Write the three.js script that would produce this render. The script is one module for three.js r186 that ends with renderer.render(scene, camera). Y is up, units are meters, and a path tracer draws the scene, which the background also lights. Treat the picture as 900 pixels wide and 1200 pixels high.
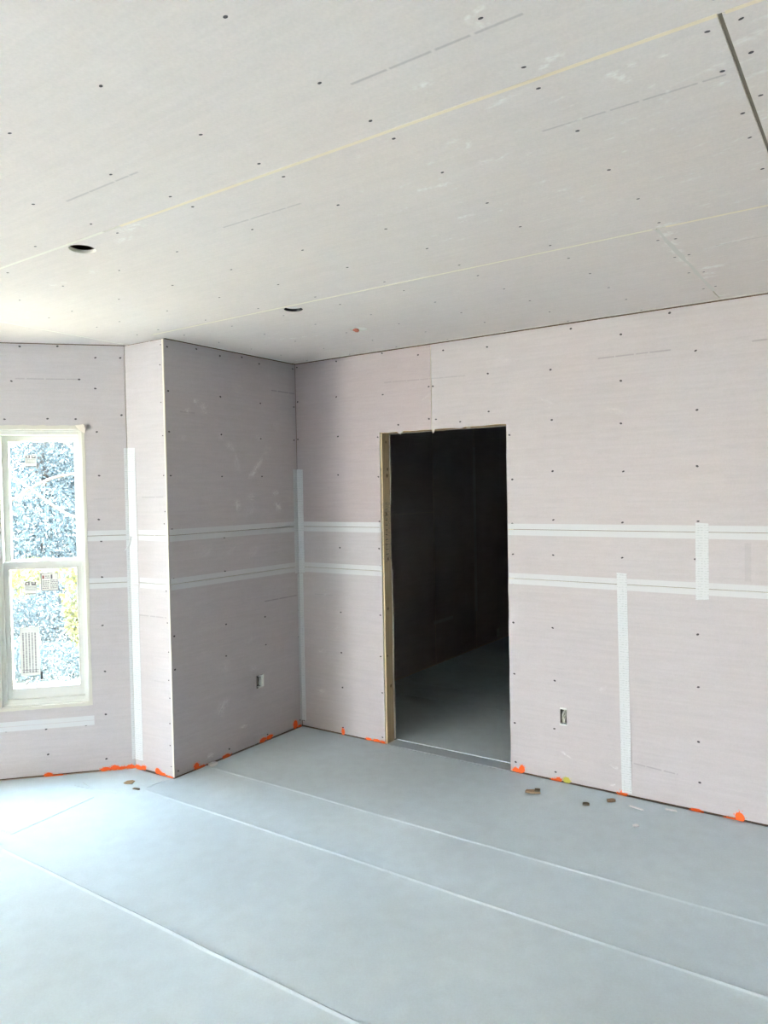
import * as THREE from 'three';
import { mergeGeometries } from 'three/addons/utils/BufferGeometryUtils.js';
import { RoundedBoxGeometry } from 'three/addons/geometries/RoundedBoxGeometry.js';
import { ImprovedNoise } from 'three/addons/math/ImprovedNoise.js';

// ------------------------------------------------------------------ camera, sky, sun, exposure
const scene = new THREE.Scene();
const camera = new THREE.PerspectiveCamera(69.68, 900 / 1200, 0.05, 400);
camera.rotation.order = 'YXZ';
camera.position.set(3.6768, 1.7695, 4.2099);
camera.rotation.set(-0.02692, 0.60128, -0.01834);
scene.add(camera);

const renderer = new THREE.WebGLRenderer({ antialias: true });
renderer.toneMapping = THREE.LinearToneMapping;
renderer.toneMappingExposure = 54.5;
renderer.shadowMap.enabled = true;

const noise = new ImprovedNoise();
const fbm = (x, y, z, o = 4) => { let s = 0, a = 1, n = 0; for (let i = 0; i < o; i++) { s += a * noise.noise(x, y, z); n += a; a *= .5; x *= 2.03; y *= 2.03; } return s / n; };
{ // clear summer sky with a pale horizon and thin cloud
  const w = 512, h = 256, d = new Float32Array(w * h * 4);
  for (let j = 0; j < h; j++) for (let i = 0; i < w; i++) {
    const el = ((j + .5) / h - .5) * Math.PI, az = (i + .5) / w * 2 * Math.PI, c = Math.cos(el);
    const up = Math.max(0, Math.sin(el)), t = Math.pow(1 - up, 3);
    let cl = fbm(3 * c * Math.cos(az), 5 * Math.sin(el), 3 * c * Math.sin(az) + 7, 5); cl = Math.min(1, Math.max(0, cl * 2.2 + .35)) * .7;
    const k = 4 * (j * w + i), sky = [.58 + .32 * t, .71 + .21 * t, .92 + .02 * t], cloud = [1, 1, .99];
    for (let q = 0; q < 3; q++) d[k + q] = sky[q] * (1 - cl) + cloud[q] * cl;
    d[k + 3] = 1;
  }
  const t = new THREE.DataTexture(d, w, h, THREE.RGBAFormat, THREE.FloatType);
  t.mapping = THREE.EquirectangularReflectionMapping; t.magFilter = t.minFilter = THREE.LinearFilter; t.needsUpdate = true;
  scene.background = t;
}
const sun = new THREE.DirectionalLight(new THREE.Color(1, .95, .87), 5);
sun.position.set(-.30, .86, .40).normalize().multiplyScalar(40); sun.target.position.set(2, 0, 3); sun.position.add(sun.target.position);
sun.castShadow = true; Object.assign(sun.shadow.camera, { left: -25, right: 25, top: 25, bottom: -25, far: 90 }); sun.shadow.mapSize.set(4096, 4096);
scene.add(sun, sun.target);

// ------------------------------------------------------------------ helpers
let seed = 7;
const rnd = () => { seed = (seed * 1664525 + 1013904223) >>> 0; return seed / 4294967296; };
const rr = (a, b) => a + (b - a) * rnd();
const used = {};
const numbered = (n) => { const k = used[n] = (used[n] ?? -1) + 1; return k ? n + '_' + String(k).padStart(3, '0') : n; };
const lin = (r, g, b) => new THREE.Color().setRGB(r, g, b);
const std = (color, roughness = .9, extra = {}) => new THREE.MeshStandardMaterial({ color, roughness, ...extra });
function tag(o, label, category, group, kind) { o.userData.label = label; if (category) o.userData.category = category; if (group) o.userData.group = group; if (kind) o.userData.kind = kind; return o; }
function top(name, label, category, kind, pos = [0, 0, 0], ry = 0) {
  const g = new THREE.Group(); g.name = numbered(name); g.position.set(...pos); g.rotation.y = ry; scene.add(g);
  return tag(g, label, category, null, kind);
}
function part(name, geo, m, parent, label) {
  const o = new THREE.Mesh(geo, m); o.name = numbered(name); o.castShadow = o.receiveShadow = true; parent.add(o);
  if (label) o.userData.label = label;
  return o;
}
function box(x0, x1, y0, y1, z0, z1) { const g = new THREE.BoxGeometry(x1 - x0, y1 - y0, z1 - z0); g.translate((x0 + x1) / 2, (y0 + y1) / 2, (z0 + z1) / 2); return g; }
function rbox(x0, x1, y0, y1, z0, z1, r = .002) { const g = new RoundedBoxGeometry(x1 - x0, y1 - y0, z1 - z0, 2, Math.min(r, .49 * Math.min(x1 - x0, y1 - y0, z1 - z0))); g.translate((x0 + x1) / 2, (y0 + y1) / 2, (z0 + z1) / 2); return g; }
const polyShape = (pts) => { const s = new THREE.Shape(); pts.forEach(([x, y], i) => i ? s.lineTo(x, y) : s.moveTo(x, y)); s.closePath(); return s; };
const rectPts = (x0, x1, y0, y1) => [[x0, y0], [x1, y0], [x1, y1], [x0, y1]];

// ------------------------------------------------------------------ textures
function tile(n, cells, sd) { // smooth repeating noise, values -1..1
  const s0 = seed; seed = sd; const g = new Float32Array(cells * cells).map(() => rr(-1, 1)); seed = s0;
  const o = new Float32Array(n * n), f = (t) => t * t * (3 - 2 * t);
  for (let j = 0; j < n; j++) for (let i = 0; i < n; i++) {
    const x = i / n * cells, y = j / n * cells, xi = x | 0, yi = y | 0, u = f(x - xi), v = f(y - yi), x1 = (xi + 1) % cells, y1 = (yi + 1) % cells;
    o[j * n + i] = (g[yi * cells + xi] * (1 - u) + g[yi * cells + x1] * u) * (1 - v) + (g[y1 * cells + xi] * (1 - u) + g[y1 * cells + x1] * u) * v;
  }
  return o;
}
const N = 512, nA = tile(N, 8, 11), nB = tile(N, 64, 12), nC = tile(N, 256, 13), nD = tile(N, 128, 14);
const at = (t, x, y) => t[((y | 0) & 511) * N + ((x | 0) & 511)];
// paper-faced surface, W x H metres from (x0, y0), at ppm pixels a metre; draw(ctx, X, Y, S) adds prints and stains in metres
function surfaceTex(x0, y0, W, H, ppm, base, grain, draw) {
  const w = Math.round(W * ppm), h = Math.round(H * ppm), c = document.createElement('canvas'); c.width = w; c.height = h;
  const ctx = c.getContext('2d'), im = ctx.createImageData(w, h), d = im.data;
  for (let j = 0; j < h; j++) for (let i = 0; i < w; i++) {
    const x = i / ppm * 400, y = j / ppm * 400, k = 4 * (j * w + i);
    const m = 1 + grain.mottle * (.6 * at(nA, x * .35, y * .35) + .4 * at(nB, x * .4, y * .4)) + grain.fibre * (at(nD, x * .06, y * .9) * .6 + at(nC, x * .12, y * 1.7) * .4) + grain.fine * at(nC, x * 1.3 + 77, y * 1.1);
    const tint = grain.tint * at(nA, x * .22 + 200, y * .27 + 90);
    d[k] = base[0] * (m + tint); d[k + 1] = base[1] * m; d[k + 2] = base[2] * (m - tint); d[k + 3] = 255;
  }
  ctx.putImageData(im, 0, 0);
  const s0 = seed; seed = 4242 + w;
  if (draw) draw(ctx, (x) => (x - x0) * ppm, (y) => h - (y - y0) * ppm, ppm);
  seed = s0;
  const t = new THREE.CanvasTexture(c); t.colorSpace = THREE.SRGBColorSpace; t.wrapS = t.wrapT = THREE.RepeatWrapping; t.anisotropy = 8;
  t.repeat.set(1 / W, 1 / H); t.offset.set(-x0 / W, -y0 / H);
  return t;
}
const PAPER = [197, 191, 191], paperGrain = { mottle: .012, fibre: .022, fine: .012, tint: .006 };
// pencil-grey print line along a board
function print(ctx, X, Y, S, x0, x1, y, a = .16, slope = 0) {
  ctx.strokeStyle = `rgba(88,84,90,${a})`; ctx.lineWidth = .007 * S;
  let x = x0; while (x < x1) { const e = Math.min(x1, x + rr(.05, .13)); ctx.beginPath(); ctx.moveTo(X(x), Y(y + slope * (x - x0))); ctx.lineTo(X(e), Y(y + slope * (e - x0))); ctx.stroke(); x = e + rr(.004, .012); }
}
// dusty white scuff with a ragged, grainy outline
function scuff(ctx, X, Y, S, x, y, w, h, ang = 0, a = .35, col = '236,236,232') {
  const n = Math.max(24, Math.round(w * h * 150000)), ga = () => (rnd() + rnd() + rnd() - 1.5) * .8, k = rr(0, 99);
  for (let i = 0; i < n; i++) {
    let u = ga(), v = ga(); const keep = .55 + 1.3 * noise.noise(u * 3 + k, v * 3, k); if (rnd() > keep) continue;
    u *= w * .75; v *= h * .75;
    ctx.fillStyle = `rgba(${col},${a * rr(.08, .42)})`;
    const px = X(x + u * Math.cos(ang) - v * Math.sin(ang)), py = Y(y + u * Math.sin(ang) + v * Math.cos(ang)), s = rr(.0018, .0055) * S;
    ctx.beginPath(); ctx.ellipse(px, py, s * 1.3, s * .7, -ang, 0, 7); ctx.fill();
  }
}

// ------------------------------------------------------------------ materials
const M = {
  gypsumEdge: std('#e6e2d2', .95),
  mud: std('#d3d4d4', .85),
  meshTape: null,
  screw: std('#4a4648', .5, { metalness: .3 }),
  vinyl: std('#e0e1da', .45),
  wood: std('#a88a5c', .85),
  darkWood: std('#5f4a38', .9),
  concrete: std('#8d8f8c', .9),
  orange: std('#ff6e2c', .8),
  yellow: std('#d2cb58', .8),
  render: std('#c9c4ba', .95),
  black: std('#141414', .6),
};
{ // perforated tape: fine cross ribs
  const c = document.createElement('canvas'); c.width = 64; c.height = 256; const g = c.getContext('2d');
  g.fillStyle = '#d8dbdb'; g.fillRect(0, 0, 64, 256);
  for (let i = 0; i < 16; i++) for (let k = 0; k < 4; k++) { g.fillStyle = `rgba(150,158,156,${rr(.12, .38)})`; g.fillRect(4 + k * 15 + rr(-3, 3), i * 16 + rr(3, 7), rr(8, 14), rr(3, 5)); }
  const t = new THREE.CanvasTexture(c); t.colorSpace = THREE.SRGBColorSpace; t.wrapS = t.wrapT = THREE.RepeatWrapping; t.repeat.set(1 / .065, 1 / .22);
  M.meshTape = std('#ffffff', .85, { map: t, bumpMap: t, bumpScale: .0008 });
}
const faceMat = (tex, color = '#ffffff') => [std(color, .92, { map: tex }), M.gypsumEdge];
const plainPaper = surfaceTex(0, 0, 2.5, 2.5, 200, PAPER, paperGrain);
const plainFace = faceMat(plainPaper);

// ------------------------------------------------------------------ drywall
const T = .0127;
// a board in the wall's own x, y, its face at z = 0, holes cut through
function board(parent, pts, mats, { holes = [], name = 'gypsum_board', label, z = 0 } = {}) {
  const s = polyShape(pts);
  for (const h of holes) {
    const p = new THREE.Path();
    if (h.length === 3) p.absarc(h[0], h[1], h[2], 0, Math.PI * 2, true);
    else h.forEach(([x, y], i) => i ? p.lineTo(x, y) : p.moveTo(x, y));
    s.holes.push(p);
  }
  const g = new THREE.ExtrudeGeometry(s, { depth: T - .0016, bevelEnabled: true, bevelThickness: .0008, bevelSize: .0008, bevelOffset: -.0008, bevelSegments: 1, curveSegments: 40 });
  g.translate(0, 0, -T + .0008 + z);
  return part(name, g, mats, parent, label);
}
const screwGeo = (() => { // bugle head set in its torn paper dimple
  const r = .0058, head = new THREE.CylinderGeometry(.004, .0035, .0012, 10); head.rotateX(Math.PI / 2);
  const ring = new THREE.TorusGeometry(r * .8, .0011, 4, 12); ring.scale(1.35, 1, .5); const disc = new THREE.CylinderGeometry(r, r, .0005, 12); disc.rotateX(Math.PI / 2); disc.scale(1.35, 1, 1);
  return mergeGeometries([head, ring, disc].map((g) => g.index ? g.toNonIndexed() : g));
})();
const parentIsCeiling = (b) => b.parent?.name === 'ceiling';
function screws(b, list, s = 1) { for (const [x, y] of list) { const o = part('screw', screwGeo, M.screw, b); o.position.set(x + rr(-.006, .006), y + rr(-.008, .008), .0002); o.rotation.z = rr(-.4, .4); const k = s * (parentIsCeiling(b) ? .78 : 1); o.scale.set(k, k * rr(.75, 1.05), 1); } }
const gridScrews = (xs, ys) => xs.flatMap((x) => ys.map((y) => [x, y]));
// flat joint: two white bands either side of the hairline where the boards meet
function joint(parent, x0, x1, y, half = .036) {
  return part('joint_tape', mergeGeometries([box(x0, x1, y + .0018, y + half, -.0005, .0009), box(x0, x1, y - half, y - .0018, -.0005, .0009)]), M.mud, parent);
}
function ribTape(parent, x0, x1, y0, y1, lean = 0, z = .0016) {
  const s = polyShape([[x0 + lean, y0], [x1 + lean, y0 + .004], [x1, y1 - .003], [x0, y1]]);
  const g = new THREE.ExtrudeGeometry(s, { depth: .0012, bevelEnabled: false }); g.translate(0, 0, z - .0012);
  return part('joint_tape', g, M.meshTape, parent, 'ribbed white vertical joint tape');
}
// a sprayed blob with ragged rim on the wall
function paint(parent, x, y, w0, h0, m = M.orange, label = 'orange spray paint mark') {
  const w = w0 * .86, h = h0 * .86, pts = []; const n = 22; const ph = rnd() * 9;
  for (let i = 0; i < n; i++) { const t = i / n * Math.PI * 2, r = 1 + .28 * noise.noise(Math.cos(t) * 1.6 + ph, Math.sin(t) * 1.6, ph * 2) + rr(-.05, .05); pts.push([x + r * w / 2 * Math.cos(t), Math.max(-.012, y + r * h / 2 * Math.sin(t))]); }
  const gs = [new THREE.ShapeGeometry(polyShape(pts))];
  for (let i = 0; i < 26; i++) { const t = rnd() * 6.28, q = rr(.95, 1.5), c = new THREE.CircleGeometry(rr(.001, .0028), 6); c.translate(x + q * w / 2 * Math.cos(t), Math.max(-.01, y + q * h / 2 * Math.sin(t)), 0); gs.push(c); }
  const g = mergeGeometries(gs.map((q) => q.index ? q.toNonIndexed() : q)); g.translate(0, 0, .0012);
  return part('paint_mark', g, m, parent, label);
}
const RZ = 14.6, H = 2.743, CEIL = 2.737, Y1 = 1.219, Y2 = 1.524, GAP = .012;

// ------------------------------------------------------------------ floor
const floor = top('floor', 'pale blue-grey protective sheeting over the subfloor', 'floor', 'structure');
{
  const s = polyShape([[-3, -RZ], [-3, -4.042], [-.369, -1.226], [-.13, -1.0], [-.13, 8], [8, 8], [8, .1], [11, .1], [11, -RZ]]);
  const g = new THREE.ExtrudeGeometry(s, { depth: .2, bevelEnabled: false }); g.rotateX(-Math.PI / 2); g.translate(0, -.204, 0);
  part('subfloor', g, M.concrete, floor);
}
const floorTex = surfaceTex(-1.2, 0, 6, 5, 340, [205, 219, 225], { mottle: .035, fibre: 0, fine: .014, tint: .006 });
const sheetMat = std('#ffffff', .7, { map: floorTex, side: THREE.DoubleSide });
// a strip of sheeting; the edge at z0 or x0 lies over its neighbour with a small raised lip
function sheet(x0, x1, z0, z1, o = {}) {
  const nx = Math.max(2, Math.round((x1 - x0) / .05)), zs = [], lip = o.lip ?? .005, y0 = o.y ?? .001, sd = o.seed ?? 1;
  for (const e of [0, .0015, .004, .008, .014, .022]) zs.push(z0 + e); const nz = Math.max(2, Math.round((z1 - z0) / .05));
  for (let i = 1; i <= nz; i++) zs.push(z0 + .022 + (z1 - z0 - .022) * i / nz);
  const P = [], I = [], U = [], w = nx + 1;
  zs.forEach((z, j) => { for (let i = 0; i <= nx; i++) {
    const x = x0 + (x1 - x0) * i / nx, zz = z + .006 * noise.noise(x * .8, sd * 3.1, 0);
    let y = y0 + .0035 * Math.max(0, .35 + fbm(x * 1.1 + sd * 9, z * 2.4, sd, 3)) + .0022 * Math.abs(noise.noise(x * 2.7 + z * 2.1, z * 4.3 - x, sd + 5));
    const e = z - z0; y += lip * Math.exp(-((e - .007) ** 2) / 5e-5) * (j ? 1 : .5); if (j === 0) y = .0008;
    P.push(x, y, zz); U.push(x, -z);
  } });
  for (let j = 0; j + 1 < zs.length; j++) for (let i = 0; i < nx; i++) { const a = j * w + i; I.push(a, a + w, a + 1, a + 1, a + w, a + w + 1); }
  const g = new THREE.BufferGeometry(); g.setAttribute('position', new THREE.Float32BufferAttribute(P, 3)); g.setAttribute('uv', new THREE.Float32BufferAttribute(U, 2)); g.setIndex(I); g.computeVertexNormals();
  const m = new THREE.Mesh(g, sheetMat); m.name = numbered('protective_sheet'); m.receiveShadow = m.castShadow = true; floor.add(m); return m;
}
floorTex.offset.set(1.2 / 6, 0);
sheet(.006, 10.99, .004, .97, { seed: 1, lip: 0 });
sheet(.004, 10.99, .955, 1.44, { seed: 2, y: .0025 });
sheet(.005, 10.99, 1.425, 2.31, { seed: 3, y: .004 });
sheet(.005, 10.99, 2.292, 3.16, { seed: 4, y: .0055 });
sheet(.005, 10.99, 3.145, 4.05, { seed: 5, y: .007 });
sheet(.005, 10.99, 4.03, RZ - .05, { seed: 6, y: .0085 });
for (const [z0, z1, i] of [[-1.12, -.118, 0], [-1.5, -1.1, 1], [-2.4, -1.47, 2], [-3.05, -2.37, 3], [-4, -3.02, 4], [-7.9, -3.97, 5]]) sheet(-.118, 7.9, z0, z1, { seed: 11 + i, y: .001 + (5 - i) * .0012 });
{ // the bay's own pieces of sheeting, cut to the slanted walls
  const mk = (pts, y, sd) => {
    const sh = new THREE.ShapeGeometry(polyShape(pts.map(([x, z]) => [x, -z]))); sh.rotateX(-Math.PI / 2);
    const g = new THREE.ExtrudeGeometry(polyShape(pts.map(([x, z]) => [x, -z])), { depth: .0022, bevelEnabled: true, bevelSize: .0015, bevelThickness: .001, bevelSegments: 1 }); g.rotateX(-Math.PI / 2); g.translate(0, y, 0);
    const m = new THREE.Mesh(g, sheetMat); m.name = numbered('protective_sheet'); m.receiveShadow = m.castShadow = true; floor.add(m); return m;
  };
  mk([[-.004, 1.222], [-.362, 1.236], [-2.99, 4.045], [-2.99, RZ - .02], [.02, RZ - .02], [.02, 1.42], [.004, 1.4]], .0002, 1);
  mk([[-.13, 2.18], [-.15, 1.95], [-.185, 1.66], [-.57, 1.6], [-.75, 1.66], [-1.06, 1.99], [-1.06, 2.24], [-.5, 2.2]], .0035, 2);
  // creases standing up in the loose corner pieces
  const fold = (pts, r) => { const g = new THREE.TubeGeometry(new THREE.CatmullRomCurve3(pts.map(([x, z]) => new THREE.Vector3(x, .0035, z))), 24, r, 6); g.translate(0, 0, 0); part('sheet_fold', g, sheetMat, floor); };
  fold([[-.56, 1.63], [-.36, 1.60], [-.12, 1.535]], .004); fold([[-.44, 1.56], [-.26, 1.58], [-.1, 1.525]], .003); fold([[-.03, 1.40], [-.035, 1.32], [-.02, 1.25]], .0035);
  { const g = new THREE.TubeGeometry(new THREE.LineCurve3(new THREE.Vector3(.79, .005, -.119), new THREE.Vector3(1.71, .005, -.119)), 8, .0045, 8); part('sheet_fold', g, sheetMat, floor); }
  fold([[-.05, 2.27], [-.12, 2.26], [-.16, 2.235], [-.2, 2.27], [-.26, 2.26]], .005);
}

// ------------------------------------------------------------------ back wall with the doorway
const DX0 = .775, DX1 = 1.715, DH = 2.178;
const studs = [.02, .395, .745, 1.195, 1.6, 1.752, 2.015, 2.432, 2.83, 3.24, 3.65, 4.06, 4.46, 4.87, 5.28, 5.68];
const wallBack = top('wall_back', 'mauve-grey gypsum boarded wall with the dark doorway', 'wall', 'structure');
{
  const tex = surfaceTex(0, 0, 4.2, 2.75, 400, PAPER, paperGrain, (c, X, Y, S) => {
    print(c, X, Y, S, 2.3, 2.7, 2.515, .22); print(c, X, Y, S, .81, 1.44, 2.525, .14, -.03); print(c, X, Y, S, .15, .33, 1.02, .12);
    print(c, X, Y, S, 2.48, 2.72, .2, .2, -.06); print(c, X, Y, S, 3.1, 3.5, 2.51, .25); print(c, X, Y, S, 3.2, 3.28, 1.45, .1);
    c.fillStyle = 'rgba(90,86,92,.06)'; c.fillRect(X(3.06), Y(1.47), .03 * S, .2 * S);
    for (const [x, y, w, h, a] of [[2.08, .175, .05, .012, .5], [2.375, .155, .06, .014, .35], [1.15, 2.4, .1, .02, .12], [.21, .6, .07, .03, .2], [.2, .3, .08, .04, .2], [.25, 1.02, .05, .015, .2], [1.71, 2.58, .12, .03, .1], [2.4, 2.21, .14, .03, .1], [.35, .78, .1, .03, .1], [2.3, .6, .05, .02, .15], [1.98, 2.3, .1, .02, .1], [2.36, .05, .03, .012, .4], [2.46, .06, .02, .01, .3]]) scuff(c, X, Y, S, x, y, w, h, rr(-.5, .5), a);
  });
  const f = faceMat(tex), fTone = faceMat(tex, '#f4edec');
  const B = (pts, o, m = f) => board(wallBack, pts, m, o);
  const rg = (n, k = 0) => Array.from({ length: n }, () => rr(-k, k));
  const edge = (x, y0, y1, n, k) => Array.from({ length: n + 1 }, (_, i) => [x + (i && i < n ? rr(-k, k) : 0), y0 + (y1 - y0) * i / n]);
  const hole = [[2.046, .352], [2.046, .457], [2.09, .458], [2.089, .351]];
  // bottom row
  let b = B(rectPts(.003, .762, GAP, Y1 - .0015)); screws(b, gridScrews([.02, .395, .742], [.05, .355, .61, .905, 1.195]));
  b = B([...edge(1.72, GAP, Y1 - .0015, 16, .002), [2.431, Y1 - .0015], [2.431, GAP]], { holes: [hole] }); screws(b, gridScrews([1.752, 2.012, 2.418], [.06, .317, .62, .94, 1.195]).filter((q) => !(q[0] > 2 && q[0] < 2.1 && q[1] > .34 && q[1] < .5)));
  b = B(rectPts(2.434, 4.6, GAP, Y1 - .0015)); screws(b, gridScrews([2.45, 2.833, 3.24, 3.65], [.165, .384, .681, .968, 1.19]));
  b = B(rectPts(4.603, 10.99, GAP, Y1 - .0015));
  // narrow middle row
  b = B(rectPts(.003, .762, Y1 + .0015, Y2 - .0015)); screws(b, gridScrews([.02, .395, .745], [1.245, 1.375, 1.495]));
  b = B(rectPts(1.72, 2.85, Y1 + .0015, Y2 - .0015)); screws(b, gridScrews([1.75, 2.015, 2.432, 2.82], [1.245, 1.375, 1.5]));
  b = B(rectPts(2.853, 10.99, Y1 + .0015, Y2 - .0015)); screws(b, gridScrews([2.875, 3.24, 3.65], [1.245, 1.375, 1.5]));
  // top row
  const headEdge = [[.762, DH + .006], [.83, DH + .001], [.9, DH + .004], [.93, DH - .007], [.96, DH + .006], [1.05, DH], [1.12, DH + .003]];
  b = B([[.003, Y2 + .0015], [.762, Y2 + .0015], ...headEdge, [1.183, DH], [1.183, CEIL], [.003, CEIL]], {}, fTone);
  screws(b, [...gridScrews([.02, .395], [1.56, 1.9, 2.185, 2.465, 2.715]), ...gridScrews([.745], [1.56, 1.87, 2.15]), [.8, 2.72], [1.088, 2.685], [1.16, 2.25], [.92, 2.23], [.8, 2.45], [1.165, 2.47]]);
  b = B([[1.186, DH], [1.28, DH + .003], [1.4, DH - .004], [1.43, DH + .003], [1.55, DH], [1.65, DH + .005], ...edge(1.72, DH, Y2 + .0015, 10, .002), [3.62, Y2 + .0015], [3.62, CEIL], [1.186, CEIL]]);
  screws(b, [[1.212, 2.246], [1.278, 2.69], [1.592, 2.663], [1.598, 2.267], [1.2, 2.47], [1.6, 2.5], [1.4, 2.21], [1.741, 2.103], [1.754, 1.828], [1.754, 1.56], [2.147, 2.715], [2.693, 2.712], ...gridScrews([2.015, 2.83, 3.24], [1.578, 1.88, 2.176, 2.487]), ...gridScrews([2.433], [1.579, 1.87, 2.13, 2.367, 2.638])]);
  b = B(rectPts(3.623, 10.99, Y2 + .0015, CEIL));
  // framing behind the boards and the lining on the hall side
  const core = (x0, x1, y0, y1) => part('wall_framing', box(x0, x1, y0, y1, -.1016, -T - .0003), M.darkWood, wallBack);
  core(-.3, DX0 - .038, 0, 3.05); core(DX1 + .038, 2.02, 0, 3.05); core(2.02, 2.12, .5, 3.05); core(2.02, 2.12, 0, .3); core(2.12, 11.2, 0, 3.05); core(DX0 - .038, DX1 + .038, DH + .14, 3.05);
  const rear = (x0, x1, y0, y1) => { const q = board(wallBack, rectPts(x0, x1, y0, y1), plainFace); q.position.z = -.1143 + T; };
  rear(-.13, DX0 + .004, GAP, Y1); rear(-.13, DX0 - .006, Y1 + .003, 1.68); rear(-.13, DX0 + .004, 1.683, CEIL); rear(DX1, 4, GAP, CEIL); rear(4.003, 8, GAP, CEIL); rear(DX0 + .004, DX1 - .003, DH - .002, CEIL);
  joint(wallBack, .055, .764, Y2); joint(wallBack, .055, .764, Y1); joint(wallBack, 1.724, 4.2, Y2); joint(wallBack, 1.724, 4.2, Y1, .034);
  ribTape(wallBack, .001, .057, 1.17, 1.953); ribTape(wallBack, .001, .04, .05, 1.17, 0, .0013);
  ribTape(wallBack, 2.395, 2.452, .018, 1.286, .018, .0022); ribTape(wallBack, 2.82, 2.886, 1.158, 1.574, 0, .0022);
  for (const [x, y, w, h, m] of [[.392, .025, .035, .06], [.62, .012, .06, .022], [.69, .014, .07, .024], [.745, .012, .05, .02], [1.757, .018, .06, .035], [1.795, .03, .042, .06], [2.0, .008, .04, .014], [2.035, .016, .045, .028], [2.085, .02, .055, .04, M.yellow], [2.425, .016, .05, .045], [2.395, .008, .03, .015], [2.82, .006, .075, .024], [3.03, .02, .05, .062], [2.99, .004, .06, .012]])
    paint(wallBack, x, y, w, h, m ?? M.orange, m ? 'yellow spray paint mark' : undefined);
}
{ // rough door opening: jamb studs and header of new framing lumber
  const c = document.createElement('canvas'); c.width = 96; c.height = 2048; const g = c.getContext('2d');
  const YY = (y) => 2048 * (1 - y / DH);
  g.fillStyle = '#e6d3ae'; g.fillRect(0, 0, 96, 2048);
  for (let i = 0; i < 46; i++) { g.strokeStyle = `rgba(${rnd() < .5 ? '128,92,50' : '214,186,136'},${rr(.08, .3)})`; g.lineWidth = rr(.6, 2.4); const x = rr(0, 96); g.beginPath(); g.moveTo(x, 0); for (let y = 0; y <= 2048; y += 64) g.lineTo(x + 6 * noise.noise(x * .1, y * .002, 3), y); g.stroke(); }
  for (const [y, x, s] of [[2.12, 50, 7], [1.93, 66, 9], [1.885, 58, 11], [1.62, 40, 8], [1.3, 52, 9], [.95, 40, 8], [.4, 60, 9], [.62, 20, 6]]) for (let k = 4; k > 0; k--) { g.fillStyle = `rgba(74,46,24,${.16 + .12 * (4 - k)})`; g.beginPath(); g.ellipse(x, YY(y), s * k / 3.2, s * k / 2.6, .2, 0, 7); g.fill(); }
  for (let i = 0; i < 900; i++) { const y = rr(1.28, 1.7); g.fillStyle = `rgba(120,116,108,${rr(.1, .35)})`; g.fillRect(rr(10, 92), YY(y), rr(2, 16), rr(1, 4)); }
  for (let i = 0; i < 9; i++) { g.fillStyle = 'rgba(60,56,52,.5)'; g.fillRect(24, YY(1.61 - i * .034), rr(20, 46), 5); }
  const t = new THREE.CanvasTexture(c); t.colorSpace = THREE.SRGBColorSpace;
  const wood = std('#ffffff', .8, { map: t });
  const d = top('door_1', 'rough door opening framed in bare pine studs', 'doorway', 'structure');
  const z0 = -.1015, z1 = -T + .001;
  part('jamb_stud', rbox(DX0 - .038, DX0, 0, DH, z0, z1), wood, d, 'pale pine jamb stud with knots and grey ink stamp');
  part('jamb_stud', rbox(DX1, DX1 + .038, 0, DH, z0, z1), wood, d);
  part('header', rbox(DX0 - .038, DX1 + .038, DH, DH + .14, z0, z1), M.wood, d);
  const flap = (x, w, h, r) => { const q = part('paper_scrap', new THREE.ShapeGeometry(polyShape([[0, 0], [w, .004], [w * .8, -h * .4], [w * .55, -h], [w * .2, -h * .5]])), std('#cfc9c0', .9, { side: THREE.DoubleSide }), d); q.position.set(x, DH + .002, -.02); q.rotation.y = r; };
  flap(.9, .04, .018, .4); flap(1.17, .035, .028, -.3); flap(1.42, .05, .01, .2);
  part('floor_strip', rbox(DX0 + .001, DX1 - .001, 0, .0035, -.119, -.0005, .001), std('#b4c0c8', .7), d, 'bare grey floor strip between the jambs');
}

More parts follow.
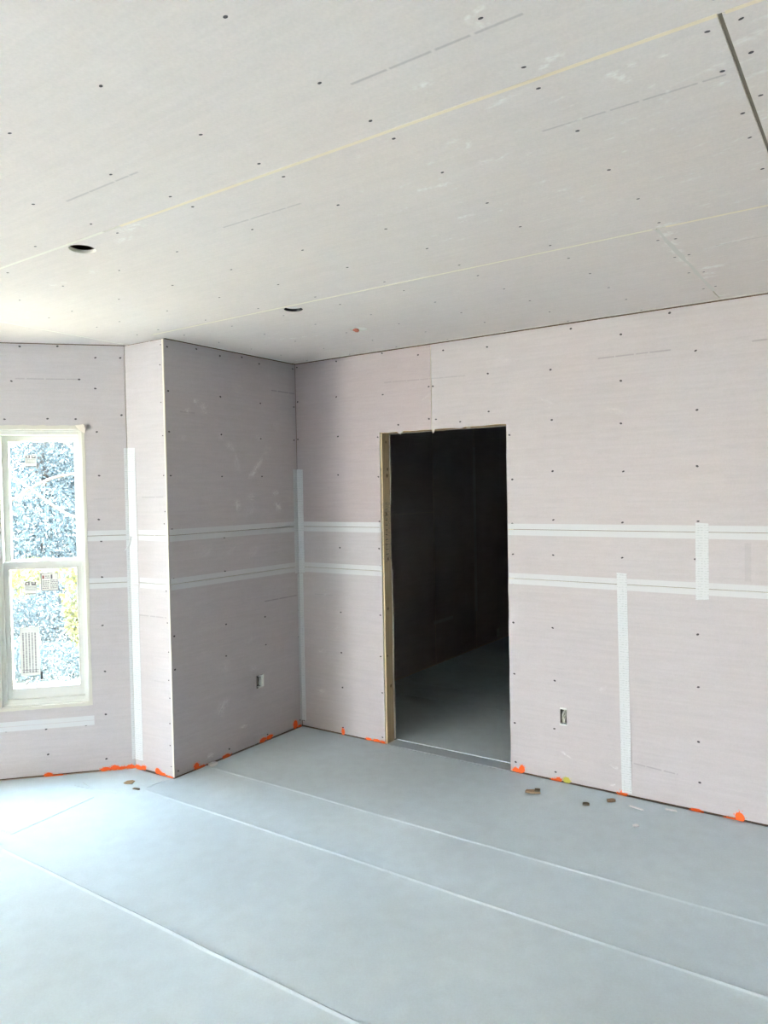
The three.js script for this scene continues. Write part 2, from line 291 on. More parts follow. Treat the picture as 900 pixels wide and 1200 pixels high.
// ------------------------------------------------------------------ left wall (in shade), local x = 1.205 - z
const wallLeft = top('wall_left', 'shaded mauve-grey gypsum wall between bay and back corner', 'wall', 'structure', [0, 0, 1.205], Math.PI / 2);
{
  const L = 1.205, lx = (z) => L - z;
  const tex = surfaceTex(-.1, 0, 1.4, 2.75, 400, PAPER, paperGrain, (c, X, Y, S) => {
    print(c, X, Y, S, lx(.26), lx(.01), 2.52, .3); print(c, X, Y, S, lx(.38), lx(.02), 1.005, .28); print(c, X, Y, S, lx(1.1), lx(.98), 2.3, .16);
    for (const [y, z, w, h, an, a] of [[2.38, .97, .05, .03, 0, .35], [2.31, 1.04, .04, .03, .3, .3], [2.35, .91, .05, .04, -.5, .3], [2.31, .9, .05, .03, 0, .2], [2.14, 1.08, .05, .03, 0, .2], [2.17, .76, .06, .03, .2, .22], [2.1, .68, .09, .05, -.6, .2], [2.0, .62, .05, .13, .3, .14],
      [1.97, .42, .16, .035, .8, .4], [1.915, .47, .07, .035, .4, .42], [2.17, .4, .06, .04, 0, .22], [2.26, .22, .05, .06, 0, .15], [1.78, .24, .05, .035, .2, .42], [1.68, .22, .06, .07, .5, .5], [1.7, .62, .05, .07, .3, .3], [1.75, .49, .08, .06, 0, .18], [1.66, .5, .1, .06, .5, .15], [2.08, .32, .1, .1, .2, .08],
      [.36, .8, .11, .05, .6, .25], [.33, .82, .06, .07, .9, .18], [.17, .61, .06, .02, 0, .42], [.55, .5, .07, .04, -.3, .15], [1.4, .67, .14, .05, .3, .1], [1.4, .92, .12, .06, .3, .12], [1.37, .48, .1, .06, .5, .14], [.62, .78, .12, .12, 0, .06], [.75, .55, .14, .06, .2, .06], [2.5, .6, .1, .08, 0, .07], [.06, .92, .05, .03, 0, .5]]) scuff(c, X, Y, S, lx(z), y, w, h, an, a);
  });
  const f = faceMat(tex);
  const hole = [[lx(.478), .398], [lx(.478), .49], [lx(.405), .49], [lx(.405), .398]].map(([x, y]) => [x, y]);
  const zs = [1.185, .755, .38, .02].map(lx);
  let b = board(wallLeft, rectPts(-.0127, L, GAP, Y1 - .0015), f, { holes: [hole.reverse()] }); screws(b, gridScrews(zs, [.05, .69, .895, 1.195]));
  b = board(wallLeft, rectPts(-.0127, L, Y1 + .0015, Y2 - .0015), f); screws(b, gridScrews(zs, [1.25, 1.49]));
  b = board(wallLeft, rectPts(-.0127, L, Y2 + .0015, CEIL), f); screws(b, [...gridScrews(zs, [1.56, 1.9, 2.17, 2.42, 2.7]), [lx(.55), 2.72], [lx(.95), 2.72]]);
  for (const [x0, x1, y0, y1] of [[0, .7, 0, 3.05], [.82, 1.3, 0, 3.05], [.7, .82, .5, 3.05], [.7, .82, 0, .38]]) part('wall_framing', box(x0 + .02, x1, y0, y1, -.14, -T - .0003), M.darkWood, wallLeft);
  part('exterior_cladding', box(-.0, 1.45, -.2, 3.05, -.17, -.141), M.render, wallLeft);
  joint(wallLeft, .001, L - .045, Y2, .038); joint(wallLeft, .001, L - .045, Y1, .036);
  ribTape(wallLeft, L - .045, L - .001, 1.17, 1.953); ribTape(wallLeft, L - .02, L - .001, .05, 1.17);
  for (const [z, y, w, h] of [[1.04, .028, .05, .05], [1.0, .012, .1, .016], [.78, .012, .09, .03], [.43, .02, .08, .035], [.36, .024, .08, .035], [.08, .035, .055, .07], [.035, .012, .05, .02]]) paint(wallLeft, lx(z), y, w, h);
}

// ------------------------------------------------------------------ bay: short return, slanted window wall
const RET = [[-.369, 1.226], [0, 1.2125]];
const wallReturn = top('wall_bay_return', 'narrow bright gypsum return where the bay begins', 'wall', 'structure', [-.369, 0, 1.226], Math.atan2(.0135, .369));
{
  const L = .3565;
  const tex = surfaceTex(-.05, 0, .5, 2.75, 400, PAPER, paperGrain, (c, X, Y, S) => { print(c, X, Y, S, .13, .33, 1.765, .18); print(c, X, Y, S, .05, .33, 1.01, .2); print(c, X, Y, S, .2, .3, .6, .08); });
  const f = faceMat(tex), ys = (a) => a.map((y) => [L - .02, y]);
  let b = board(wallReturn, rectPts(.001, L, GAP, Y1 - .0015), f); screws(b, ys([.07, .2, .35, .5, .62, .8, .98, 1.18]), .7);
  b = board(wallReturn, rectPts(.001, L, Y1 + .0015, Y2 - .0015), f); screws(b, ys([1.25, 1.49]), .7);
  b = board(wallReturn, rectPts(.001, L, Y2 + .0015, CEIL), f); screws(b, ys([1.6, 1.68, 1.9, 2.14, 2.35, 2.58, 2.7]), .7);
  part('wall_framing', box(-.15, L - .002, 0, 3.05, -.12, -T - .0003), M.darkWood, wallReturn);
  joint(wallReturn, .09, L, Y2, .034); joint(wallReturn, .09, L, Y1, .033);
  ribTape(wallReturn, .001, .078, 1.2, 2.085); ribTape(wallReturn, .001, .075, .06, 1.2, 0, .0014);
  for (const [x, y, w, h] of [[.03, .012, .09, .035], [.08, .02, .05, .035], [.215, .02, .06, .045], [.25, .012, .09, .025], [.32, .006, .06, .012]]) paint(wallReturn, x, y, w, h);
  // raw corner edge of the boards above, mudded below
  part('corner_bead', rbox(L - .003, L + .0135, Y2 - .06, CEIL, -.001, .0028, .001), std('#e9e6d4', .8), wallReturn, 'cream raw board edge at the outer corner');
  part('corner_bead', rbox(L - .008, L + .0135, GAP, Y2 - .06, -.001, .0022, .001), std('#c6c6c3', .9), wallReturn, 'white mudded outer corner');
  part('mud_drip', (() => { const g = new THREE.TubeGeometry(new THREE.CatmullRomCurve3([[.02, 1.515, .003], [.0, 1.46, .004], [-.03, 1.42, .02], [-.065, 1.405, .045]].map((p) => new THREE.Vector3(...p))), 12, .006, 6); g.scale(1, 1, 1); return g; })(), M.mud, wallReturn, 'loose curl of tape in the bay corner');
}
const BL = 1.07, BAY = [[-1.1, 2.008], Math.atan2(.731, .683)];
const OPEN = { x0: .263, x1: .812, y0: .442, y1: 2.218 };
function bayWall(name, label, x, z, ry, withMarks) {
  const w = top(name, label, 'wall', 'structure', [x, 0, z], ry);
  const tex = !withMarks ? plainPaper : surfaceTex(0, 0, 1.1, 2.75, 400, PAPER, paperGrain, (c, X, Y, S) => { print(c, X, Y, S, .42, .8, 2.52, .18); print(c, X, Y, S, .86, .98, 1.76, .06); });
  const f = faceMat(tex), e = (a, b, fixed, k, vert) => Array.from({ length: 13 }, (_, i) => { const t = a + (b - a) * i / 12, j = fixed + (withMarks ? rr(-k, k) : 0); return vert ? [j, t] : [t, j]; });
  const { x0, x1, y0, y1 } = OPEN, r = BL - .001;
  const S = (b, l) => withMarks && screws(b, l);
  let b = board(w, [[.001, GAP], [r, GAP], [r, Y1 - .0015], [x1, Y1 - .0015], ...e(Y1 - .03, y0, x1, .002, true), ...e(x1, x0, y0, .002), [x0, Y1 - .0015], [.001, Y1 - .0015]], f);
  S(b, [...gridScrews([.895], [.085, .368, .645, .944, 1.19]), [.54, .136], [.54, .311], [.78, .31], [.3, .31]]);
  b = board(w, rectPts(x1, r, Y1 + .0015, Y2 - .0015), f); S(b, gridScrews([.895], [1.26, 1.49]));
  board(w, rectPts(.001, x0, Y1 + .0015, Y2 - .0015), f);
  b = board(w, [[.001, Y2 + .0015], [x0, Y2 + .0015], [x0, y1], ...e(x0, x1, y1, .002), ...e(y1 - .05, Y2 + .0015, x1, .002, true), [r, Y2 + .0015], [r, CEIL], [.001, CEIL]], f);
  S(b, [...gridScrews([.892], [1.626, 1.916, 2.184, 2.466, 2.667]), [.45, 2.722], [.672, 2.722], [.4, 2.51], [.79, 2.515], [.35, 2.262], [.6, 2.268], [.76, 2.274], [1.05, 2.655], [1.045, 2.3]]);
  const core = (a, c, d, g2) => { part('wall_framing', box(a, c, d, g2, -.1, -T - .0003), M.darkWood, w); part('exterior_cladding', box(a, c, d - (d === 0 ? .2 : 0), g2, -.135, -.1005), M.render, w); };
  core(-.07, x0 - .002, 0, 3.05); core(x1 + .002, BL + .02, 0, 3.05); core(x0 - .002, x1 + .002, 0, y0 - .002); core(x0 - .002, x1 + .002, y1 + .002, 3.05);
  if (withMarks) {
    joint(w, x1 + .004, BL - .003, Y2, .033); joint(w, x1 + .004, BL - .003, Y1, .034); joint(w, .25, .825, .338, .03);
    ribTape(w, BL - .02, BL - .001, .06, 2.085);
    for (const [s, y, a, h] of [[.53, .012, .06, .03], [.185, .014, .07, .03], [.13, .018, .06, .034], [.09, .012, .09, .024], [.03, .014, .08, .03], [.48, .004, .1, .01]]) paint(w, BL - s, y, a, h);
  }
  return w;
}
bayWall('wall_bay', 'slanted gypsum bay wall holding the visible window', BAY[0][0], BAY[0][1], BAY[1], true);
// ------------------------------------------------------------------ windows
const glass = new THREE.MeshPhysicalMaterial({ color: lin(.88, .94, .95), roughness: .05, metalness: 0, transmission: 1, thickness: 0, ior: 1.5 });
function frameGeo(x0, x1, y0, y1, w, z0, z1, wb = w, wt = w) { return mergeGeometries([rbox(x0, x0 + w, y0, y1, z0, z1), rbox(x1 - w, x1, y0, y1, z0, z1), rbox(x0 + w - .001, x1 - w + .001, y0, y0 + wb, z0, z1), rbox(x0 + w - .001, x1 - w + .001, y1 - wt, y1, z0, z1)]); }
function makeWindow(label) {
  const w = top('window_1', label, 'window', 'structure');
  const { x0, x1, y0, y1 } = OPEN;
  part('window_return', frameGeo(x0 - .001, x1 + .001, y0 - .001, y1 + .001, .016, -.13, -.001), std('#d2d0c6', .85), w, 'white board lining of the window reveal');
  part('window_frame', mergeGeometries([frameGeo(x0 + .014, x1 - .014, y0 + .014, y1 - .014, .03, -.128, -.034, .04, .032), frameGeo(x0 + .012, x1 - .012, y0 + .012, y1 - .012, .014, -.034, -.026)]), M.vinyl, w);
  const up = part('upper_sash', frameGeo(x0 + .04, x1 - .04, 1.325, y1 - .04, .04, -.122, -.092, .055, .044), M.vinyl, w);
  part('pane', box(x0 + .078, x1 - .078, 1.378, y1 - .082, -.108, -.104), glass, up);
  const lo = part('lower_sash', frameGeo(x0 + .036, x1 - .036, y0 + .048, 1.372, .04, -.084, -.05, .075, .052), M.vinyl, w);
  part('pane', box(x0 + .074, x1 - .074, y0 + .12, 1.322, -.069, -.065), glass, lo);
  part('sash_lock', mergeGeometries([rbox(.52, .58, 1.371, 1.381, -.08, -.055), rbox(.535, .56, 1.38, 1.389, -.075, -.06)]), M.vinyl, lo);
  part('sash_bead', frameGeo(x0 + .069, x1 - .069, y0 + .115, 1.327, .007, -.052, -.0465), M.vinyl, lo);
  part('sash_bead', frameGeo(x0 + .073, x1 - .073, 1.374, y1 - .077, .007, -.094, -.0885), M.vinyl, up);
  return [w, up, lo];
}
const [win, upSash, loSash] = makeWindow('white double-hung window with paper stickers on its panes');
win.position.set(BAY[0][0], 0, BAY[0][1]); win.rotation.y = BAY[1];
{ // ragged paper edge around the opening and a torn flap at its top corner
  const { x0, x1, y0, y1 } = OPEN, strip = (pts) => { const g = new THREE.ExtrudeGeometry(polyShape(pts), { depth: .002, bevelEnabled: false }); return g; };
  const top_ = []; for (let i = 0; i <= 20; i++) top_.push([x0 - .01 + (x1 - x0 + .02) * i / 20, y1 + .012 + rr(-.003, .004)]);
  part('torn_paper_edge', strip([...top_, [x1 + .006, y1 - .01], [x0 - .006, y1 - .01]]), std('#d6d3c6', .9), win);
  for (const [x, s] of [[x1, 1], [x0, -1]]) { const e = []; for (let i = 0; i <= 24; i++) e.push([x + s * (.005 + rr(-.003, .003)), y0 - .005 + (y1 - y0 + .008) * i / 24]); part('torn_paper_edge', strip([...e, [x - s * .01, y1], [x - s * .01, y0]]), std('#d6d3c6', .9), win); }
  const e = []; for (let i = 0; i <= 20; i++) e.push([x0 + (x1 - x0) * i / 20, y0 - .006 + rr(-.002, .002)]); part('torn_paper_edge', strip([...e, [x1, y0 + .01], [x0, y0 + .01]]), std('#d6d3c6', .9), win);
  const flap = part('torn_paper_edge', new THREE.ExtrudeGeometry(polyShape([[0, 0], [.055, .006], [.066, -.02], [.062, -.055], [.02, -.028]]), { depth: .0015, bevelEnabled: false }), std('#d9d2c6', .9), win, 'torn paper flap at the window corner'); flap.position.set(x1 - .05, y1 + .012, .003); flap.rotation.y = -.25;
  // stickers on the glass
  const sticker = (sash, cx, cy, w, h, z, draw, label) => {
    const c = document.createElement('canvas'); c.width = 128; c.height = Math.round(128 * h / w); const g = c.getContext('2d'); g.fillStyle = '#eef0ea'; g.fillRect(0, 0, c.width, c.height); draw(g, c.width, c.height);
    const t = new THREE.CanvasTexture(c); t.colorSpace = THREE.SRGBColorSpace;
    const q = part('sticker', new THREE.BoxGeometry(w, h, .0006), std('#ffffff', .8, { map: t, transparent: false }), sash, label); q.position.set(cx, cy, z);
  };
  const rowsOf = (g, x, y, w, n, step, lh, a = .75) => { for (let i = 0; i < n; i++) { let q = x; while (q < x + w) { const l = rr(4, 16); g.fillStyle = `rgba(84,82,88,${a})`; g.fillRect(q, y + i * step, Math.min(l, x + w - q), lh); q += l + rr(2, 5); } } };
  const rating = (g, w, h) => { g.fillStyle = '#6d6a70'; g.fillRect(6, 6, 48, 40); g.fillRect(74, 6, 48, 40); g.fillStyle = '#eef0ea'; g.fillRect(18, 16, 24, 22); g.fillRect(84, 14, 28, 14); rowsOf(g, 8, 56, 112, 4, 15, 6, .6); g.fillStyle = '#4b494e'; g.fillRect(4, h - 12, w - 8, 8); };
  const X = (s) => BL - s;
  sticker(upSash, X(.6), 2.012, .066, .078, -.1035, rating, 'small square rating sticker high on the upper pane');
  sticker(loSash, X(.615), 1.2, .07, .085, -.0645, rating, 'small square rating sticker on the lower pane');
  sticker(loSash, X(.5), 1.235, .105, .115, -.0645, (g, w, h) => { g.strokeStyle = '#77747a'; g.lineWidth = 5; g.strokeRect(3, 3, w - 6, h - 6); g.fillStyle = '#8d5a58'; g.fillRect(10, 20, 14, 26); g.fillStyle = '#66636a'; g.fillRect(72, 14, 12, 34); rowsOf(g, 30, 22, 34, 2, 14, 6); rowsOf(g, 10, 60, 50, 5, 14, 6); rowsOf(g, 68, 56, 50, 6, 12, 6); }, 'bordered rating certificate on the lower pane');
  sticker(loSash, X(.63), .795, .115, .31, -.0645, (g, w, h) => { g.save(); g.translate(w / 2, h / 2); g.rotate(-Math.PI / 2); g.translate(-h / 2, -w / 2); rowsOf(g, 20, 16, h - 60, 5, 20, 9, .55); g.restore(); g.fillStyle = '#77747a'; g.fillRect(10, h - 40, w - 20, 3); rowsOf(g, 14, h - 26, w - 28, 1, 10, 6, .6); }, 'tall printed sheet on the lower pane');
  const dark = (g, w, h) => { g.fillStyle = '#4a4f52'; g.fillRect(0, 0, w, h); };
  sticker(upSash, X(.55), 1.455, .012, .055, -.1035, dark, 'short dark strip on the upper pane');
  sticker(loSash, X(.565), .635, .014, .05, -.0645, dark, 'short dark strip on the lower pane');
}

// ------------------------------------------------------------------ ceiling
const ceiling = top('ceiling', 'pale gypsum board ceiling with cream seams and screw heads', 'ceiling', 'structure');
{
  const pt = new THREE.Group(); // boards are laid out in x, z and turned face down
  const rawC = surfaceTex(-1.2, 0, 5, 4, 400, [228, 220, 214], { mottle: .012, fibre: .014, fine: .014, tint: .006 }, (c, X, Y, S) => {
    print(c, X, Y, S, 2.62, 3.06, 2.775, .2); print(c, X, Y, S, 1.45, 1.82, 2.775, .17); print(c, X, Y, S, 2.9, 3.36, 2.283, .18); print(c, X, Y, S, 1.68, 2.05, 2.3, .16); print(c, X, Y, S, 3.1, 3.3, .96, .14);
    // specks and trowel smears of joint compound
    for (const [x, z, w, h, an, a] of [[2.98, 2.835, .06, .014, .3, .7], [2.97, 2.8, .05, .02, -1, .4], [2.76, 2.67, .05, .02, 0, .5], [2.87, 2.49, .07, .02, .2, .5], [2.68, 2.38, .03, .02, 0, .5], [2.7, 2.33, .04, .015, 1, .6], [2.69, 2.21, .05, .02, 0, .4], [2.51, 2.14, .05, .02, 0, .7], [2.44, 2.15, .05, .02, 0, .6], [2.44, 1.86, .06, .02, 0, .7], [3.05, 2.59, .05, .02, 0, .6], [3.02, 2.57, .02, .02, 0, .6], [3.14, 2.45, .025, .012, 0, .8], [3.15, 2.425, .02, .05, .5, .8], [3.19, 2.46, .015, .015, 0, .9], [3.26, 2.45, .02, .01, 0, .6], [3.23, 2.29, .015, .015, 0, .7], [3.34, 2.25, .03, .02, 0, .6],
      [3.43, 2.41, .1, .02, .3, .5], [3.45, 2.25, .12, .02, .3, .5], [2.97, 1.22, .06, .04, .5, .8], [2.96, 1.1, .05, .06, .3, .8], [2.955, .98, .04, .09, .2, .75], [2.95, .86, .04, .08, 0, .75], [2.955, .76, .03, .05, 0, .6], [3.02, .66, .12, .035, .25, .8], [3.06, .65, .05, .03, 0, .8], [3.0, .56, .05, .03, 0, .7], [2.98, .5, .06, .03, .2, .6], [3.12, .96, .14, .025, .3, .4], [3.2, .98, .1, .02, .3, .4], [3.25, .62, .1, .015, .2, .35], [2.98, .1, .05, .025, 0, .7], [3.0, 1.33, .09, .03, .1, .7], [2.8, 1.87, .05, .02, 0, .4],
      [.52, .72, .07, .03, .3, .5], [.6, .7, .05, .03, 0, .6], [.68, .69, .06, .02, .3, .5], [.76, .66, .04, .02, 0, .4], [.6, .86, .1, .02, .2, .3], [.5, .8, .06, .02, 0, .3], [1.42, 2.5, .14, .05, .1, .45], [1.3, 2.44, .1, .03, .1, .35], [.53, 2.26, .04, .025, 0, .35], [.6, 2.25, .03, .03, 0, .35], [.85, 2.27, .06, .03, .2, .3], [.35, 2.05, .05, .02, 0, .3], [.1, .1, .12, .03, .3, .5], [.25, .06, .14, .03, 0, .5], [.4, .05, .1, .03, 0, .4]]) scuff(c, X, Y, S, x, z, w, h, an, a, '246,245,240');
    for (let i = 0; i < 230; i++) { const x = rr(2.2, 3.7), z = rr(1.4, 2.5); if (rnd() < .25 + (x - 2.2) * .3) scuff(c, X, Y, S, x, z, rr(.01, .06), rr(.006, .014), rr(.1, .4), rr(.15, .5), '244,243,238'); }
    for (let i = 0; i < 60; i++) scuff(c, X, Y, S, rr(.2, 3.6), rr(.1, 1.25), rr(.01, .05), rr(.006, .012), rr(.1, .4), rr(.1, .35), '244,243,238');
  });
  const f = faceMat(rawC), C = (pts, holes = []) => { const b = board(ceiling, pts, f, { name: 'ceiling_board', holes }); b.rotation.x = Math.PI / 2; b.position.y = H; return b; };
  const g = .004, Z1 = 1.312, Z2 = 2.535, Z3 = 3.754, jo = [.16, .55, .954, 1.342, 1.747, 2.145, 2.557];
  const bx = [-.34, 2.955, 6.5];
  let b = C(rectPts(.006, 2.955 - g / 2, .01, Z1 - g), [[1.085, 1.243, .05], [1.072, .642, .053]]); screws(b, [...gridScrews(jo, [.05, .33, .62, .9, 1.18]), ...gridScrews([2.93], [.3, .62, .9, 1.17])].filter(([x, z]) => Math.hypot(x - 1.085, z - 1.243) > .09 && Math.hypot(x - 1.072, z - .642) > .09));
  b = C(rectPts(2.955 + g / 2, 6.5, .01, Z1 - g)); screws(b, gridScrews([2.985, 3.39], [.3, .6, .9, 1.153]));
  b = C([[.003, Z1], [.003, 1.2], [-.345, 1.215], [-.36, Z2 - g], [3.385, Z2 - g], [3.385, Z1]], [[1.071, 2.468, .052]].map((h) => [h[0], h[1], h[2]])); screws(b, [...gridScrews([-.05, .16, .55, .954, 1.335, 1.747, 2.145, 2.557, 2.975], [1.37, 1.64, 1.93, 2.22, 2.49]), ...gridScrews([3.36], [1.4, 1.65, 1.893, 2.055, 2.3, 2.49])].filter(([x, z]) => Math.hypot(x - 1.071, z - 2.468) > .12));
  b = C(rectPts(3.3935, 6.5, Z1, Z2 - g)); screws(b, gridScrews([3.418], [1.4, 1.65, 1.88, 2.123, 2.346, 2.496]));
  b = C([[-.36, Z2], [-.36, Z3], [6.5, Z3], [6.5, Z2]]); screws(b, gridScrews([.55, .954, 1.338, 1.747, 2.145, 2.562, 2.98, 3.39], [2.6, 2.82, 3.12, 3.4]));
  C([[-.36, Z3 + g], [-.36, RZ - .01], [6.5, RZ - .01], [6.5, Z3 + g]]);
  C([[-.345, 1.2], [-3, 4.035], [-3, RZ], [-.365, RZ]].map(([x, z], i) => [x - (i === 0 || i === 3 ? .005 : 0), z]));
  // cream paper-taped seams
  const seam = (x0, x1, z, w, m) => part('seam_edge', box(x0, x1, H - .0006, H + .003, z - w / 2, z + w / 2), m, ceiling);
  const cream = std('#f1e5cd', .85), pale = std('#f3f0e6', .85);
  seam(1.4, 3.385, Z2 - g / 2, .0125, cream); seam(-.3, 1.3, Z2 - g / 2, .012, std('#f0ece0', .9)); seam(3.4, 6.45, Z2 - g / 2, .012, cream); seam(.03, 2.94, Z1 - g / 2, .013, std('#f6f0dd', .85)); seam(2.99, 6.45, Z1 - g / 2, .013, std('#f6ecd6', .85));
  part('seam_edge', box(3.384, 3.3945, H + .004, H + .007, Z1, Z2), std('#8a8272', .9), ceiling, 'open grey-brown butt joint');
  { const pts = []; for (let i = 0; i <= 14; i++) pts.push([2.951 + rr(-.007, .002), .22 + 1.08 * i / 14]); for (let i = 14; i >= 0; i--) pts.push([2.961 + rr(-.002, .009), .22 + 1.08 * i / 14]); const q = new THREE.ShapeGeometry(polyShape(pts)); q.rotateX(Math.PI / 2); q.translate(0, H - .0005, 0); part('joint_mud', q, std('#dcd9d2', .9, { side: THREE.DoubleSide }), ceiling, 'ragged white mud over the butt joint'); }
  part('seam_edge', box(-.351, -.337, H - .0007, H + .003, 1.25, RZ - .05), pale, ceiling);
  part('seam_edge', box(.01, 6.45, H - .0006, H + .002, .008, .04), pale, ceiling, 'pale taped ceiling edge above the back wall');
  part('seam_edge', box(.004, .03, H - .0006, H + .002, .04, 1.2), pale, ceiling);
  // dark lumber above the open butt joint, and the deck that closes the void
  part('joist', box(3.37, 3.41, H + .0005 + T, H + .2, .05, RZ - .1), M.darkWood, ceiling); part('joist', box(2.935, 2.975, H + .0005 + T, H + .2, .05, 1.3), M.darkWood, ceiling);
  const deck = new THREE.ExtrudeGeometry(polyShape([[-.25, 8.2], [-.25, -.9], [-.6, -.9], [-3.4, -3.5], [-3.4, -RZ - .3], [11.2, -RZ - .3], [11.2, 8.2]]), { depth: .12, bevelEnabled: false }); deck.rotateX(-Math.PI / 2); deck.translate(0, 3.0, 0);
  part('roof_deck', deck, M.darkWood, ceiling);  // boards stop short out of view so the dark deck cuts bounce light
}

// ------------------------------------------------------------------ the rest of the shell, outside the frame
function plainWall(name, label, x, z, ry, L, holes = [], open = false) {
  const w = top(name, label, 'wall', 'structure', [x, 0, z], ry);
  const edges = [0, ...holes.flatMap((h) => [h[0], h[1]]), L];
  for (let i = 0; i + 1 < edges.length; i++) {
    const a = edges[i], b = edges[i + 1], h = holes.find((q) => q[0] === a);
    for (const [y0, y1] of h ? [[0, h[2]], [h[3], 3.05]] : [[0, 3.05]]) { if (y1 - y0 < .02) continue; if (!open) board(w, rectPts(a, b, Math.max(y0, GAP), Math.min(y1, CEIL)), plainFace); part('wall_framing', box(a, b, y0 - (y0 ? 0 : .2), y1, -.14, -T - .0003), open ? M.darkWood : M.render, w); }
  }
  return w;
}
plainWall('wall_bay_outer', 'gypsum wall carrying the slanted bay wall on to the left', -3, 4.042, BAY[1], 2.782);
plainWall('wall_left_rear', 'gypsum wall on the left with two wide unglazed openings', -3, RZ, Math.PI / 2, RZ - 3.92, [[RZ - 14.0, RZ - 11.1, .1, 2.4], [RZ - 10.9, RZ - 8.0, .1, 2.4]]);
plainWall('wall_right', 'unseen wall on the right, left unboarded and dark to cut bounce light', 11, 0, -Math.PI / 2, RZ, [], true);  // out of view; dark surface chosen to soak up bounced light
plainWall('wall_rear', 'unseen wall behind the viewer, left unboarded and dark to cut bounce light', 11.3, RZ, Math.PI, 14.6, [], true);  // dark finish behind the camera, added to reduce bounced light
const hall = plainWall('wall_hall_left', 'unlit gypsum wall beyond the doorway', -.13, -.1143, Math.PI / 2, 8.1);
hall.clear();
{ // local x = -.1143 - z
  const q = (z) => -.1143 - z, f = plainFace;
  board(hall, rectPts(.001, q(-2.23), GAP, 1.557), f); board(hall, rectPts(.001, q(-2.23), 1.56, CEIL), f);
  board(hall, rectPts(q(-2.233), q(-3.13), GAP, CEIL), f); board(hall, rectPts(q(-3.133), 5.6, GAP, CEIL), f); board(hall, rectPts(5.603, 7.89, GAP, CEIL), f);
  part('wall_framing', box(-.05, 8.2, -.2, 3.05, -.14, -T - .0003), M.render, hall);
  const z = (g, m = M.mud) => part('joint_tape', g, m, hall);
  z(box(q(-3.1), q(-3.16), .42, 2.25, -.0005, .001)); z(box(q(-2.2), q(-2.6), .415, .45, -.0005, .001));
}
plainWall('wall_hall_far', 'unseen far wall of the next room, left unboarded and dark to cut bounce light', -.45, -8, 0, 8.8, [], true);  // unseen; dark finish added so the next room stays dim
plainWall('wall_hall_right', 'unseen right wall of the next room, left unboarded and dark to cut bounce light', 7.97, -.1143, -Math.PI / 2, 7.9, [], true).position.set(7.97, 0, -8);  // unseen side darkened so less light bounces around the next room

// ------------------------------------------------------------------ electrical boxes
function outletBox(name, label, pos, ry, w, h, depth, color, extra) {
  const o = top(name, label, 'electrical box', 'thing', pos, ry), t = .0022, m = std(color, .55);
  part('box_shell', mergeGeometries([box(-w / 2, w / 2, -h / 2, h / 2, -depth, -depth + t), box(-w / 2, -w / 2 + t, -h / 2, h / 2, -depth, -.001), box(w / 2 - t, w / 2, -h / 2, h / 2, -depth, -.001), box(-w / 2, w / 2, h / 2 - t, h / 2, -depth, -.001), box(-w / 2, w / 2, -h / 2, -h / 2 + t, -depth, -.001)]), m, o);
  for (const y of [h / 2 - .008, -h / 2 + .008]) { const g = new THREE.CylinderGeometry(.005, .005, .03, 10); g.rotateX(Math.PI / 2); g.translate(0, y - Math.sign(y) * .001, -.018); part('screw_post', g, m, o); }
  extra(o); return o;
}
outletBox('outlet_box', 'empty dark wall box with a white inner edge in the shaded left wall', [0, .444, .4415], Math.PI / 2, .07, .089, .045, '#55575a', (o) => {
  part('box_flange', mergeGeometries([rbox(.012, .0345, -.043, .043, -.03, .0015)]), std('#eef2ee', .6), o, 'white inner edge');
  for (const g of [rbox(-.02, .0118, -.044, -.034, -.02, .0015), rbox(-.012, .0118, .036, .0435, -.02, .0015)]) part('box_flange', g, std('#dfe3df', .6), o);
  const g = new THREE.TubeGeometry(new THREE.CatmullRomCurve3([[-.01, .04, -.03], [-.012, .01, -.02], [.004, -.02, -.03], [-.01, -.038, -.035]].map((p) => new THREE.Vector3(...p))), 16, .004, 6); part('cable', g, std('#dcdad0', .6), o);
});
outletBox('outlet_box', 'wall box stuffed with pale cables right of the doorway', [2.068, .4045, 0], 0, .043, .104, .035, '#8b8a80', (o) => {
  for (const g of [rbox(-.021, .021, .041, .052, -.02, .0018), rbox(-.024, .022, -.055, -.044, -.02, .0018)]) part('box_flange', g, std('#eceee8', .7), o);
  for (let i = 0; i < 5; i++) { const x = rr(-.008, .008), g = new THREE.TubeGeometry(new THREE.CatmullRomCurve3([[x, .03, -.03], [rr(-.012, .012), .01 - i * .007, -.012], [rr(-.008, .012), -.012 - i * .004, -.004], [x, -.04, -.012]].map((p) => new THREE.Vector3(...p))), 16, .0042, 6); part('cable', g, std(['#c6c8b6', '#dcdccf', '#a9ab98', '#e4e5da', '#bfc1ac'][i], .5), o); }
});
outletBox('outlet_box', 'pale wall box low on the unlit wall of the next room', [-.13, .09, -3.66], Math.PI / 2, .06, .09, .01, '#d8dad6', () => {}).position.x = -.118;

